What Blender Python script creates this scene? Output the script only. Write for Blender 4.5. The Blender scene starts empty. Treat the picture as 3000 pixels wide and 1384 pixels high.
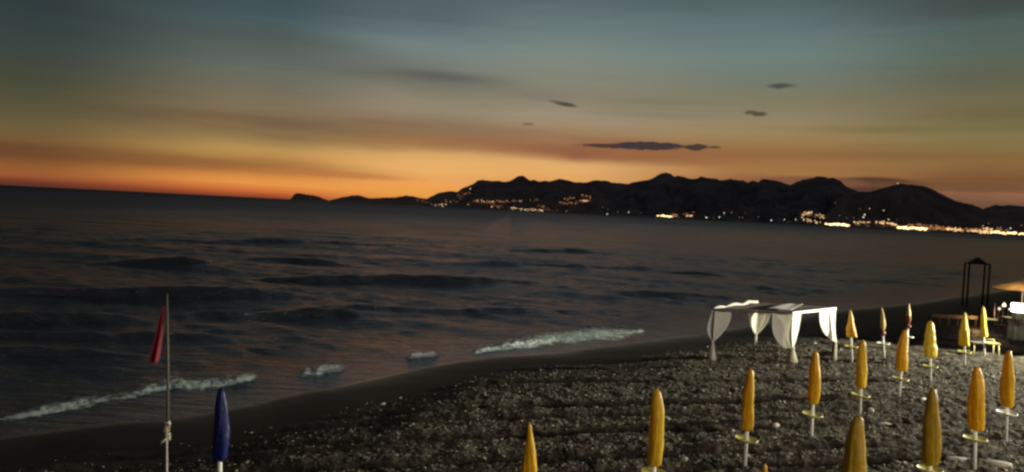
import bpy, math, random
import numpy as np
from mathutils import Vector, Matrix, Euler
random.seed(7); rng = np.random.default_rng(7)
S = bpy.context.scene
COL = S.collection

# ------------------------------------------------------------------ camera
CAMZ = 5.7; PITCH = math.radians(1.91); ROLL = math.radians(2.84); F = 2266.0
cam_d = bpy.data.cameras.new("camera"); cam = bpy.data.objects.new("camera", cam_d); COL.objects.link(cam)
cam_d.sensor_width = 36; cam_d.lens = F / 3000 * 36; cam_d.clip_start = 0.1; cam_d.clip_end = 120000
RM = Matrix.Rotation(math.pi / 2 - PITCH, 3, 'X') @ Matrix.Rotation(ROLL, 3, 'Z')
cam.matrix_world = Matrix.Translation((0, 0, CAMZ)) @ RM.to_4x4()
S.camera = cam
def ray(px, py):
    return RM @ Vector(((px - 1500) / F, -(py - 692) / F, -1))
def onz(px, py, z=0.0):
    d = ray(px, py); t = (z - CAMZ) / d.z
    return Vector((0, 0, CAMZ)) + d * t
def aty(px, py, y):
    d = ray(px, py); return Vector((0, 0, CAMZ)) + d * (y / d.y)
def azel(px, py):
    d = ray(px, py).normalized(); return math.atan2(d.x, d.y), math.asin(d.z)
def lin(c):
    return tuple(((v / 255) / 12.92 if v / 255 < .04045 else ((v / 255 + .055) / 1.055) ** 2.4) for v in c)

# ------------------------------------------------------------------ render settings
S.view_settings.view_transform = 'Standard'; S.view_settings.look = 'None'
S.view_settings.exposure = 0; S.view_settings.gamma = 1
S.render.engine = 'CYCLES'
S.cycles.filter_width = 2.6
S.cycles.max_bounces = 6

# ------------------------------------------------------------------ node helper
class NT:
    def __init__(s, tree): s.t = tree; s.n = tree.nodes; s.l = tree.links
    def new(s, kind, **kw):
        n = s.n.new(kind)
        for k, v in kw.items(): setattr(n, k, v)
        return n
    def put(s, sock, v):
        if isinstance(v, bpy.types.NodeSocket): s.l.new(v, sock)
        else: sock.default_value = v
    def m(s, op, a, b=0.0, c=0.0, clamp=False):
        n = s.new('ShaderNodeMath', operation=op); n.use_clamp = clamp
        s.put(n.inputs[0], a); s.put(n.inputs[1], b); s.put(n.inputs[2], c)
        return n.outputs[0]
    def mix(s, f, a, b, mode='MIX'):
        n = s.new('ShaderNodeMix', data_type='RGBA', blend_type=mode)
        s.put(n.inputs[0], f); s.put(n.inputs[6], a); s.put(n.inputs[7], b)
        return n.outputs[2]
    def smooth(s, x, a, b, to0=0.0, to1=1.0):
        n = s.new('ShaderNodeMapRange', interpolation_type='SMOOTHSTEP')
        s.put(n.inputs[0], x); s.put(n.inputs[1], a); s.put(n.inputs[2], b); s.put(n.inputs[3], to0); s.put(n.inputs[4], to1)
        return n.outputs[0]
    def ramp(s, x, stops, interp='LINEAR'):
        n = s.new('ShaderNodeValToRGB'); r = n.color_ramp; r.interpolation = interp
        stops = sorted(stops)
        while len(r.elements) < len(stops): r.elements.new(0.5)
        for e, (p, c) in zip(r.elements, stops): e.position = p; e.color = (*c, 1)
        s.put(n.inputs[0], x); return n.outputs[0]
    def noise(s, vec, scale, detail=3, rough=.5):
        n = s.new('ShaderNodeTexNoise'); n.inputs['Scale'].default_value = scale
        n.inputs['Detail'].default_value = detail; n.inputs['Roughness'].default_value = rough
        if vec is not None: s.l.new(vec, n.inputs['Vector'])
        return n.outputs[0]
    def xyz(s, x, y, z):
        n = s.new('ShaderNodeCombineXYZ'); s.put(n.inputs[0], x); s.put(n.inputs[1], y); s.put(n.inputs[2], z); return n.outputs[0]

# ------------------------------------------------------------------ sky after sunset
W = bpy.data.worlds.new("World"); S.world = W; W.use_nodes = True
k = NT(W.node_tree); k.n.clear()
tc = k.new('ShaderNodeTexCoord'); sep = k.new('ShaderNodeSeparateXYZ'); k.l.new(tc.outputs['Generated'], sep.inputs[0])
AZ = k.m('ARCTAN2', sep.outputs[0], sep.outputs[1]); EL0 = k.m('ARCSINE', sep.outputs[2])
wv = k.xyz(k.m('MULTIPLY', AZ, 5.0), k.m('MULTIPLY', EL0, 38.0), 3.7)
wn = k.m('SUBTRACT', k.noise(wv, 1.0, 4, .55), .5)
EL = k.m('ADD', EL0, k.m('MULTIPLY', wn, k.smooth(EL0, 0.0, .06, .004, .03)))
cols = {
 70: [(5,(50,60,62)),(50,(52,65,65)),(150,(62,70,65)),(240,(72,75,58)),(330,(92,85,60)),(370,(108,92,60)),(410,(120,90,56)),(445,(98,66,42)),(480,(142,90,48)),(508,(160,94,52)),(527,(125,62,42)),(540,(90,48,38))],
 760: [(5,(65,82,85)),(60,(75,93,95)),(110,(82,91,88)),(200,(100,107,98)),(250,(112,108,92)),(300,(125,112,88)),(340,(133,115,85)),(362,(122,98,70)),(400,(150,122,80)),(450,(186,145,82)),(495,(180,120,62)),(540,(236,152,74)),(563,(200,100,52)),(577,(125,60,40))],
 1230: [(5,(85,100,105)),(60,(88,104,108)),(130,(113,128,129)),(190,(125,130,122)),(222,(108,107,99)),(260,(125,122,105)),(320,(148,135,113)),(365,(145,118,88)),(410,(150,115,78)),(430,(166,125,80)),(460,(215,165,102)),(500,(238,178,106)),(540,(240,163,84)),(570,(232,160,76)),(600,(220,130,60))],
 1630: [(5,(90,106,110)),(80,(105,122,122)),(170,(125,135,128)),(240,(135,132,115)),(290,(136,129,110)),(340,(158,143,120)),(390,(160,130,95)),(432,(148,98,70)),(480,(228,176,112)),(520,(228,168,98)),(620,(200,120,70))],
 2260: [(5,(80,98,97)),(80,(98,115,118)),(160,(110,128,122)),(230,(115,122,112)),(290,(125,122,98)),(350,(145,130,103)),(390,(155,132,93)),(440,(152,112,70)),(500,(166,120,70)),(522,(150,100,66)),(640,(120,70,50))],
 2930: [(5,(68,77,73)),(80,(80,97,92)),(150,(90,102,92)),(230,(98,98,80)),(300,(112,105,77)),(350,(112,102,70)),(400,(130,117,76)),(440,(134,105,62)),(480,(140,105,64)),(530,(122,82,54)),(570,(146,101,73)),(592,(120,85,63)),(650,(90,60,50))],
}
EMAX = 1.2
prev = None; paz = None
for px in sorted(cols):
    st = []; az0 = azel(px, 350)[0]
    for py, c in cols[px]:
        e = azel(px, py)[1]
        st.append((max(.0005, e / EMAX * 3 if False else e), lin(c)))
    top = st and max(st)[1]
    lo = min(st)
    st = [(max(0, a), c) for a, c in st if a > 0.0008] + [(0.0, lo[1])]
    st += [(.42, tuple(v * w_ for v, w_ in zip(top, (.54, .47, .45)))), (.9, tuple(v * w_ for v, w_ in zip(top, (.27, .23, .22))))]
    r = k.ramp(EL, st)
    if prev is None: prev = r
    else: prev = k.mix(k.smooth(AZ, paz, az0), prev, r)
    paz = az0
sky = prev
# soft streaks
sv = k.xyz(k.m('MULTIPLY', AZ, 3.0), k.m('MULTIPLY', k.m('ADD', EL0, k.m('MULTIPLY', AZ, .012)), 60.0), 8.1)
sn = k.noise(sv, 1.0, 5, .6)
sky = k.mix(1.0, sky, k.ramp(sn, [(.25, (.92, .91, .90)), (.5, (1, 1, 1)), (.75, (1.0, 1.0, 1.0))]), 'MULTIPLY')
def blob(sky, x, y, hw, hh, col, strength, slope=0.0, sharp=None, seed=0.0, wob=1.0):
    a0, e0 = azel(x, y); sa = hw / F; se = hh / F
    da = k.m('SUBTRACT', AZ, a0)
    nv = k.xyz(k.m('MULTIPLY', AZ, .5 / se * (.8 if sharp else .35)), k.m('MULTIPLY', EL0, .5 / se), seed)
    nn = k.m('SUBTRACT', k.noise(nv, 1.0, 4, .6), .5)
    de = k.m('SUBTRACT', k.m('ADD', EL0, k.m('MULTIPLY', nn, se * wob)), k.m('ADD', k.m('MULTIPLY', da, slope), e0))
    u = k.m('DIVIDE', da, sa); v = k.m('DIVIDE', de, se)
    g = k.m('POWER', 2.718, k.m('MULTIPLY', k.m('ADD', k.m('MULTIPLY', u, u), k.m('MULTIPLY', v, v)), -1.0))
    if sharp: g = k.smooth(k.m('ADD', g, k.m('MULTIPLY', nn, .35)), sharp[0], sharp[1])
    return k.mix(k.m('MULTIPLY', g, strength), sky, (*lin(col), 1))
# wide smoky bands
sky = blob(sky, 330, 452, 620, 17, (108, 68, 44), .45, -.006, seed=1)
sky = blob(sky, 560, 478, 330, 13, (142, 92, 52), .5, -.01, seed=2)
sky = blob(sky, 960, 510, 230, 11, (188, 118, 66), .7, -.01, (.05, .8), 2.5, .8)
sky = blob(sky, 800, 365, 110, 13, (122, 98, 72), .6, -.02, (.1, .9), 2.7, 1)
sky = blob(sky, 1120, 360, 150, 8, (134, 104, 78), .6, -.02, (.1, .9), 2.8, 1)
sky = blob(sky, 850, 355, 330, 22, (112, 92, 70), .5, -.03, seed=3)
sky = blob(sky, 1330, 372, 330, 26, (132, 104, 80), .4, -.03, seed=4)
sky = blob(sky, 1480, 432, 330, 20, (160, 108, 74), .5, -.01, seed=5)
sky = blob(sky, 1820, 458, 330, 22, (140, 88, 62), .75, .0, seed=6)
sky = blob(sky, 1700, 458, 60, 16, (128, 74, 62), .5, .0, seed=6.5)
sky = blob(sky, 2050, 455, 260, 16, (150, 100, 64), .5, .0, seed=7)
sky = blob(sky, 1290, 222, 120, 12, (92, 90, 84), .7, -.03, seed=8)
sky = blob(sky, 1120, 190, 420, 30, (88, 94, 90), .3, -.1, seed=9)
sky = blob(sky, 800, 105, 300, 26, (76, 86, 84), .3, -.05, seed=9.5)
sky = blob(sky, 1580, 283, 70, 12, (125, 115, 104), .5, 0, seed=10)
sky = blob(sky, 1950, 300, 180, 10, (118, 116, 98), .5, 0, seed=11)
sky = blob(sky, 1950, 340, 150, 9, (128, 116, 92), .4, 0, seed=11.5)
sky = blob(sky, 2620, 380, 260, 12, (110, 100, 66), .5, 0, seed=12)
sky = blob(sky, 2600, 460, 330, 10, (120, 92, 56), .4, 0, seed=12.5)
# mauve bank beyond the hills
sky = blob(sky, 2560, 545, 120, 24, (84, 56, 46), .95, .0, (.25, .55), 13, .5)
sky = blob(sky, 2380, 535, 150, 16, (126, 84, 62), .8, .0, (.2, .6), 13.5, .5)
sky = blob(sky, 2800, 548, 200, 14, (112, 78, 50), .8, .0, (.15, .7), 14, .5)
# dark cloudlets
sky = blob(sky, 1840, 430, 150, 7, (76, 54, 50), .95, .0, (.25, .6), 15, .9)
sky = blob(sky, 1905, 428, 105, 12, (66, 56, 58), 1.0, .0, (.28, .5), 16.3, 1.5)
sky = blob(sky, 2040, 432, 38, 10, (74, 58, 52), 1.0, .03, (.35, .55), 17, 1.4)
sky = blob(sky, 2094, 432, 18, 5, (92, 72, 56), .9, .0, (.3, .6), 17.6, 1.2)
sky = blob(sky, 1656, 306, 38, 7, (74, 70, 60), .9, -.12, (.2, .8), 18, 1)
sky = blob(sky, 1625, 298, 22, 4, (98, 90, 80), .8, -.1, (.2, .8), 18.5, 1)
sky = blob(sky, 2286, 252, 38, 8, (66, 70, 62), .85, .03, (.1, .9), 19, .8)
sky = blob(sky, 2200, 330, 22, 6, (80, 76, 58), .85, .0, (.15, .8), 20, 1)
sky = blob(sky, 2227, 335, 20, 7, (70, 68, 54), .85, .06, (.15, .8), 20.5, 1)
sky = blob(sky, 1547, 364, 20, 4, (110, 95, 76), .8, .03, (.2, .8), 21, 1)
# away from the glow the evening sky is dark blue; below the horizon it is dark
back = k.smooth(k.m('ABSOLUTE', AZ), .75, 1.7)
sky = k.mix(back, sky, (.050, .050, .060, 1))
sky = k.mix(k.smooth(EL0, -.02, -.001), (.008, .007, .008, 1), sky)
bg = k.new('ShaderNodeBackground'); k.l.new(sky, bg.inputs[0]); bg.inputs[1].default_value = 1.0
wo = k.new('ShaderNodeOutputWorld'); k.l.new(bg.outputs[0], wo.inputs[0])

# ------------------------------------------------------------------ unseen beach floodlight (off to the right on its post), plus two added fill lights
def spot(name, loc, target, energy, color, size, blend, radius):
    d = bpy.data.lights.new(name, 'SPOT'); o = bpy.data.objects.new(name, d); COL.objects.link(o)
    d.energy = energy; d.color = color; d.spot_size = math.radians(size); d.spot_blend = blend; d.shadow_soft_size = radius
    o.location = loc; o.rotation_euler = (Vector(target) - Vector(loc)).to_track_quat('-Z', 'Y').to_euler()
    return o
spot("floodlight_beam", (36, 33.5, 5.3), (6, 24.6, 0.3), 88000, (1, .96, .72), 67, .12, .12)
spot("right_fill", (29, 11, 6.8), (3, 23, 0), 10500, (1, .90, .66), 74, .5, .2)  # added fill, brightens curtain and umbrella fronts from the right
spot("front_fill", (13, -4, 7.5), (-3, 19, 0), 7600, (1, .84, .68), 88, .6, .25)  # added warm fill from behind the camera, brightens the near fronts

# ------------------------------------------------------------------ material helpers
MATS = {}
def mat(name, base, rough=.7, noise=None, metal=0, trans=None, bump=None, emit=None, spec=.5, sheen=0):
    """base linear rgb; noise=(scale, amount); trans=(weight, colour) thin cloth translucency; bump=(scale,strength)"""
    if name in MATS: return MATS[name]
    m = bpy.data.materials.new(name); m.use_nodes = True; q = NT(m.node_tree); q.n.clear()
    out = q.new('ShaderNodeOutputMaterial'); p = q.new('ShaderNodeBsdfPrincipled')
    p.inputs['Roughness'].default_value = rough; p.inputs['Metallic'].default_value = metal
    p.inputs['Specular IOR Level'].default_value = spec
    geo = q.new('ShaderNodeTexCoord').outputs['Object']
    if noise:
        n = q.noise(geo, noise[0], 4, .6)
        c = q.mix(q.smooth(n, .3, .7), (*[v * (1 - noise[1]) for v in base], 1), (*[min(1, v * (1 + noise[1])) for v in base], 1))
        q.l.new(c, p.inputs['Base Color'])
    else: p.inputs['Base Color'].default_value = (*base, 1)
    if bump:
        b = q.new('ShaderNodeBump'); b.inputs['Strength'].default_value = bump[1]; b.inputs['Distance'].default_value = .01
        q.l.new(q.noise(geo, bump[0], 4, .6), b.inputs['Height']); q.l.new(b.outputs[0], p.inputs['Normal'])
    if emit: p.inputs['Emission Color'].default_value = (*emit[0], 1); p.inputs['Emission Strength'].default_value = emit[1]
    sh = p.outputs[0]
    if trans:
        t = q.new('ShaderNodeBsdfTranslucent'); t.inputs[0].default_value = (*trans[1], 1)
        x = q.new('ShaderNodeMixShader'); x.inputs[0].default_value = trans[0]
        q.l.new(sh, x.inputs[1]); q.l.new(t.outputs[0], x.inputs[2]); sh = x.outputs[0]
    q.l.new(sh, out.inputs[0]); MATS[name] = m; return m

def link(name, mesh, material=None, parent=None, smooth=False):
    o = bpy.data.objects.new(name, mesh); COL.objects.link(o)
    if material: mesh.materials.append(material)
    if smooth: mesh.shade_smooth()
    if parent: o.parent = parent
    return o
def mesh_np(name, V, Fq):
    """V (n,3), Fq (m,k) numpy"""
    me = bpy.data.meshes.new(name); V = np.asarray(V, dtype=np.float32); Fq = np.asarray(Fq, dtype=np.int32)
    me.vertices.add(len(V)); me.vertices.foreach_set('co', V.ravel())
    kk = Fq.shape[1]; me.loops.add(Fq.size); me.loops.foreach_set('vertex_index', Fq.ravel())
    me.polygons.add(len(Fq)); me.polygons.foreach_set('loop_start', np.arange(0, Fq.size, kk, dtype=np.int32))
    me.update(calc_edges=True); me.validate(); return me
def grid_faces(nr, nc):
    i = np.arange(nr * nc).reshape(nr, nc)
    return np.stack([i[:-1, :-1], i[:-1, 1:], i[1:, 1:], i[1:, :-1]], -1).reshape(-1, 4)
class MB:
    def __init__(s): s.v = []; s.f = []
    def add(s, vs, fs):
        b = len(s.v); s.v += [tuple(v) for v in vs]; s.f += [tuple(b + i for i in f) for f in fs]
    def box(s, lo, hi, M=None):
        vs = [Vector((x, y, z)) for z in (lo[2], hi[2]) for x, y in ((lo[0], lo[1]), (hi[0], lo[1]), (hi[0], hi[1]), (lo[0], hi[1]))]
        if M: vs = [M @ v for v in vs]
        s.add(vs, [(3, 2, 1, 0), (4, 5, 6, 7), (0, 1, 5, 4), (1, 2, 6, 5), (2, 3, 7, 6), (3, 0, 4, 7)])
    def tube(s, pts, rs, n=10):
        pts = [Vector(p) for p in pts]
        if not hasattr(rs, '__len__'): rs = [rs] * len(pts)
        vs = []; 
        for i, p in enumerate(pts):
            t = (pts[min(i + 1, len(pts) - 1)] - pts[max(i - 1, 0)]).normalized()
            a = t.orthogonal().normalized() if i == 0 else (a - t * a.dot(t)).normalized()
            b = t.cross(a)
            for j in range(n):
                th = 2 * math.pi * j / n; vs.append(p + (a * math.cos(th) + b * math.sin(th)) * rs[i])
        fs = [(i * n + j, i * n + (j + 1) % n, (i + 1) * n + (j + 1) % n, (i + 1) * n + j) for i in range(len(pts) - 1) for j in range(n)]
        fs += [tuple(range(n))[::-1], tuple(range((len(pts) - 1) * n, len(pts) * n))]
        s.add(vs, fs)
    def lathe(s, prof, n=24, fr=None, closed=True):
        """prof [(r,z)], fr(theta, i)-> radius multiplier"""
        vs = []
        for i, (r, z) in enumerate(prof):
            for j in range(n):
                th = 2 * math.pi * j / n; q = r * (fr(th, i) if fr else 1); vs.append((q * math.cos(th), q * math.sin(th), z))
        fs = [(i * n + j, i * n + (j + 1) % n, (i + 1) * n + (j + 1) % n, (i + 1) * n + j) for i in range(len(prof) - 1) for j in range(n)]
        if closed: fs += [tuple(range(n))[::-1], tuple(range((len(prof) - 1) * n, len(prof) * n))]
        s.add(vs, fs)
    def build(s, name, material, parent=None, smooth=True):
        me = bpy.data.meshes.new(name); me.from_pydata(s.v, [], s.f); me.update()
        return link(name, me, material, parent, smooth)
def tag(o, label=None, cat=None, group=None, kind=None):
    if label: o['label'] = label
    if cat: o['category'] = cat
    if group: o['group'] = group
    if kind: o['kind'] = kind
    return o
def empty(name, loc, label, cat, group=None, rot=(0, 0, 0)):
    o = bpy.data.objects.new(name, None); o.empty_display_size = .2; COL.objects.link(o)
    o.location = loc; o.rotation_euler = rot; return tag(o, label, cat, group)

# ------------------------------------------------------------------ shore line
SEA = -.5
sp = [(0, 1296), (300, 1256), (489, 1234), (652, 1222), (774, 1188), (900, 1154), (1100, 1118), (1344, 1062), (1548, 1042), (1711, 1033), (1792, 1016), (2000, 992), (2140, 966), (2290, 944), (2458, 912), (2680, 893), (2819, 871), (3000, 845)]
spw = [onz(x, y, SEA) for x, y in sp]
SX = np.array([-400., -120, -40] + [p.x for p in spw] + [130., 400, 2000]); 
p0, p1 = spw[0], spw[-1]
SY = np.array([-150., -38, 5] + [p.y for p in spw] + [175., 420, 1700])
def shore(x):
    return sum(np.interp(x + o, SX, SY) for o in (-1.2, -.6, 0, .6, 1.2)) / 5
def sdist(x, y):
    s = (shore(x + .5) - shore(x - .5)); return (shore(x) - y) / np.sqrt(1 + s * s)

def vnoise(x, y, seed):
    """smooth value noise in numpy"""
    xi = np.floor(x).astype(np.int64); yi = np.floor(y).astype(np.int64); fx = x - xi; fy = y - yi
    fx = fx * fx * (3 - 2 * fx); fy = fy * fy * (3 - 2 * fy)
    def h(a, b):
        n = (a * 374761393 + b * 668265263 + seed * 974711) & 0x7fffffff
        n = ((n ^ (n >> 13)) * 1274126177) & 0x7fffffff; return ((n ^ (n >> 16)) & 0xffff) / 65535.0
    return (h(xi, yi) * (1 - fx) + h(xi + 1, yi) * fx) * (1 - fy) + (h(xi, yi + 1) * (1 - fx) + h(xi + 1, yi + 1) * fx) * fy

# furrows left by the beach rake, running towards the right
FD = math.radians(74); fu = (math.cos(FD), -math.sin(FD))        # coordinate across the furrows
FUR = [onz(*p).x * fu[0] * 0 + 0 for p in []]
def across(x, y): return y * math.sin(FD) - x * math.cos(FD)
FURROWS = [across(*onz(px, py).xy) for px, py in ((1900, 1046), (1900, 1068), (2100, 1112), (2300, 1174), (1900, 1212), (1250, 1283), (1900, 1330), (2700, 1340))]
def ground(x, y):
    s = sdist(x, y)
    t = np.clip(s / 6.5, 0, 1); z = SEA + (-SEA) * (t * t * (3 - 2 * t)) * .94 + .03
    z = np.where(s < 0, SEA + .03 + s * .10, z)
    dry = np.clip((s - 2.4) / 4, 0, 1) * np.clip((60 - y) / 20, 0, 1)
    a = across(x, y) + .25 * (vnoise(x * .35, y * .35, 5) - .5)
    for f in FURROWS:
        d = (a - f)
        z = z - dry * (.12 * np.exp(-(d / .20) ** 2) - .045 * np.exp(-((d - .45) / .2) ** 2) - .04 * np.exp(-((d + .45) / .2) ** 2))
    z = z + dry * (.07 * (vnoise(x * 2.1, y * 2.1, 1) - .5) + .055 * (vnoise(x * 4.5, y * 4.5, 2) - .5) + .03 * (vnoise(x * 9.5, y * 9.5, 3) - .5))
    z = z + .035 * (vnoise(x * .45, y * .45, 71) - .5) * np.exp(-((s - .5) / 2.2) ** 2) + .02 * (vnoise(x * 1.3, y * 1.3, 72) - .5) * np.exp(-((s - .5) / 2) ** 2)
    return np.maximum(z, -3.5)

def polar(azs, rs, cx=0, cy=0):
    A, R = np.meshgrid(azs, rs); return cx + R * np.sin(A), cy + R * np.cos(A)
# beach
fa = np.concatenate([np.linspace(-math.pi, -.75, 60, endpoint=False), np.linspace(-.75, .8, 1300), np.linspace(.8, math.pi, 61)[1:]])
fr = np.concatenate([np.linspace(.5, 9, 14, endpoint=False), np.geomspace(9, 60, 560, endpoint=False), np.geomspace(60, 250, 90), np.geomspace(270, 2500, 20)])
X, Y = polar(fa, fr); Z = ground(X, Y)
me = mesh_np("beach", np.stack([X, Y, Z], -1).reshape(-1, 3), grid_faces(*X.shape)[:, ::-1])
bm = bpy.data.materials.new("beach_ground"); bm.use_nodes = True; q = NT(bm.node_tree); q.n.clear()
att = q.new('ShaderNodeAttribute', attribute_name='wet_unlit'); wet_unlit = att.outputs['Fac']
geo = q.new('ShaderNodeTexCoord').outputs['Object']
mpb = q.new('ShaderNodeMapping'); q.l.new(geo, mpb.inputs[0]); mpb.inputs['Rotation'].default_value = (0, 0, -.75); mpb.inputs['Scale'].default_value = (.35, 1.6, 1)
n1 = q.noise(geo, 9, 6, .7); n2 = q.noise(geo, 1.1, 4, .55); n3 = q.noise(geo, 45, 3, .6)
dryc = q.ramp(n1, [(.35, (.030, .025, .0205)), (.52, (.066, .056, .043)), (.66, (.23, .21, .165))])
dryc = q.mix(q.smooth(n2, .35, .7), q.mix(.45, dryc, (.034, .027, .022, 1)), dryc)
sandc = q.mix(q.smooth(n2, .3, .7), (.015, .012, .0135, 1), (.022, .018, .019, 1))
sandc = q.mix(q.smooth(q.noise(mpb.outputs[0], .5, 5, .65), .35, .7), sandc, (.010, .0078, .008, 1))
c = q.mix(wet_unlit, dryc, sandc)
c = q.mix(q.new('ShaderNodeAttribute', attribute_name='furrow').outputs['Fac'], c, (.013, .010, .009, 1))
sheen = q.new('ShaderNodeAttribute', attribute_name='sheen').outputs['Fac']
p = q.new('ShaderNodeBsdfPrincipled'); q.l.new(c, p.inputs['Base Color'])
q.put(p.inputs['Roughness'], q.m('SUBTRACT', q.m('MULTIPLY_ADD', wet_unlit, -.35, .9), q.m('MULTIPLY', sheen, .33))); q.put(p.inputs['Specular IOR Level'], q.m('MULTIPLY_ADD', sheen, .3, .05))
b = q.new('ShaderNodeBump'); b.inputs['Distance'].default_value = .03
q.put(b.inputs['Strength'], q.m('MULTIPLY_ADD', wet_unlit, -.75, .9))
q.l.new(q.m('ADD', n1, q.m('MULTIPLY', n3, .5)), b.inputs['Height']); q.l.new(b.outputs[0], p.inputs['Normal'])
q.l.new(p.outputs[0], q.new('ShaderNodeOutputMaterial').inputs[0])
beach = tag(link("beach", me, bm, smooth=True), kind='structure')
s_ = sdist(X, Y).ravel() + 1.6 * (vnoise(X.ravel() * .8, Y.ravel() * .8, 11) - .5)
wet_unlit_v = 1 - np.clip((s_ - 2.4) / 5.0, 0, 1) * np.clip((40.5 - Y.ravel()) / 2.0, 0, 1)  # ground past the pebbles also darkened to stand for unlit sand
at = me.attributes.new('wet_unlit', 'FLOAT', 'POINT'); at.data.foreach_set('value', wet_unlit_v.astype(np.float32))

xf, yf = X.ravel(), Y.ravel(); af = across(xf, yf) + .25 * (vnoise(xf * .35, yf * .35, 5) - .5); fv = np.zeros_like(xf)
for f in FURROWS: fv = np.maximum(fv, np.exp(-((af - f) / .25) ** 4) * (.55 + .6 * vnoise(xf * .6, yf * 3, int(f * 10))))
at = me.attributes.new('furrow', 'FLOAT', 'POINT'); at.data.foreach_set('value', np.clip(fv * (1 - wet_unlit_v), 0, 1).astype(np.float32))
s0_ = sdist(xf, yf); at = me.attributes.new('sheen', 'FLOAT', 'POINT'); at.data.foreach_set('value', np.exp(-np.clip(s0_ + .5 * vnoise(xf * .5, yf * .5, 61), 0, 99) / .7).astype(np.float32))
# ------------------------------------------------------------------ sea
fa = np.concatenate([np.linspace(-2.2, -.72, 60, endpoint=False), np.linspace(-.72, .72, 1150), np.linspace(.72, 1.7, 50)[1:]])
fr = np.concatenate([np.linspace(9, 17, 12, endpoint=False), np.geomspace(17, 140, 560, endpoint=False), np.geomspace(140, 1500, 240, endpoint=False), np.geomspace(1500, 60000, 60)])
X, Y = polar(fa, fr); sd = sdist(X, Y)
Rr = np.sqrt(X * X + Y * Y); dr = np.gradient(fr)[:, None] * np.ones_like(X)
Z = np.zeros_like(X)
off = np.clip(-sd, 0, 1e9)                          # distance off shore
att = np.clip(off / 9, 0, 1)
dirv = (-.30, -.954)                                # waves run in towards the shore
wr = np.random.default_rng(3)
for i in range(70):
    L = 0.7 * (22 / .7) ** wr.random(); a = wr.normal(0, .30 if L < 6 else .16)
    base = math.atan2(dirv[1], dirv[0]) + a; kx, ky = math.cos(base), math.sin(base)
    kk = 2 * math.pi / L; amp = .0085 * L ** .78 * (.55 if L < 3 else .33)
    ph = wr.random() * 6.28
    vis = np.clip((L / (2.2 * dr) - 1), 0, 1)
    sh = np.sin(kk * (X * kx + Y * ky) + ph + 2.2 * vnoise(X / (9 * L), Y / (4 * L), i))
    Z += amp * vis * (sh + .25 * np.cos(2 * (kk * (X * kx + Y * ky) + ph))) * att
# long swells standing up as they near the beach
def swell(px0, py0, px1, py1, h, w, az0=None):
    global Z
    a = onz(px0, py0, SEA); b_ = onz(px1, py1, SEA); d = (b_ - a); L = d.length; d = d / L
    u = ((X - a.x) * d.x + (Y - a.y) * d.y) / L; v = -(X - a.x) * d.y + (Y - a.y) * d.x
    v = v + 1.2 * w * (vnoise(X / 5, Y / 5, int(px0 + py0)) - .5)
    m = np.clip(u / .38, 0, 1) * np.clip((1 - u) / .38, 0, 1); m = m * m * (3 - 2 * m)
    prof = np.exp(-np.where(v < 0, v / (w * .55), v / (w * 1.4)) ** 2)
    Z += .9 * h * m * prof * (.75 + .5 * vnoise(X / 3.1, Y / 3.1, 77))
swell(430, 812, 1730, 836, .55, 1.5)
swell(-300, 852, 1100, 882, .55, 1.3)
swell(380, 925, 1200, 925, .42, 1.0)
swell(-400, 948, 500, 935, .40, 1.0)
swell(700, 905, 1800, 915, .24, .8)
swell(-300, 985, 900, 1000, .25, .8)
swell(100, 700, 1300, 722, .5, 2.6)
swell(1000, 770, 2100, 790, .35, 1.8)
swell(1700, 860, 2200, 880, .35, 1.2)
swell(1900, 795, 2150, 808, .4, 1.6)
swell(1400, 732, 1800, 742, .5, 2.2)
swell(200, 770, 700, 780, .45, 1.8)
swell(650, 756, 1050, 776, .45, 2.0)
swell(-300, 1030, 700, 1062, .25, .7)
# breakers with foam: [(px,py,half width m,strength)]
FOAM = [[(-60, 1222, .35, .5), (30, 1203, .4, .6), (100, 1190, .5, .95), (200, 1177, .55, 1), (290, 1166, .4, .6), (350, 1150, .4, .45), (420, 1132, .6, .85), (480, 1122, .7, 1.0), (560, 1120, .6, .85), (640, 1112, .6, .9), (700, 1106, .5, .95), (768, 1100, .25, .7)],
        [(864, 1086, .3, 1.2), (895, 1081, .5, 1.7), (915, 1082, .35, .9), (940, 1078, .5, 2.1), (965, 1074, .5, 2.0), (1000, 1073, .45, 1.3), (1022, 1070, .2, .6)],
        [(1180, 1040, .25, .9), (1210, 1037, .35, 2.0), (1255, 1034, .35, 2.0), (1295, 1032, .25, .9)],
        [(1368, 1026, .2, .5), (1400, 1020, .45, 1), (1450, 1012, .5, 1.1), (1500, 1004, .8, 1.2), (1550, 999, .9, 1.25), (1590, 993, .7, 1.2), (1640, 986, 1.0, .75), (1700, 982, 1.3, .7), (1750, 975, 1.6, .75), (1800, 968, 1.6, .6), (1840, 963, .9, .7), (1870, 960, .6, 1.0), (1898, 957, .3, .6)]]
foam = np.zeros_like(X)
m_ = (Rr < 120)
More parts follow.
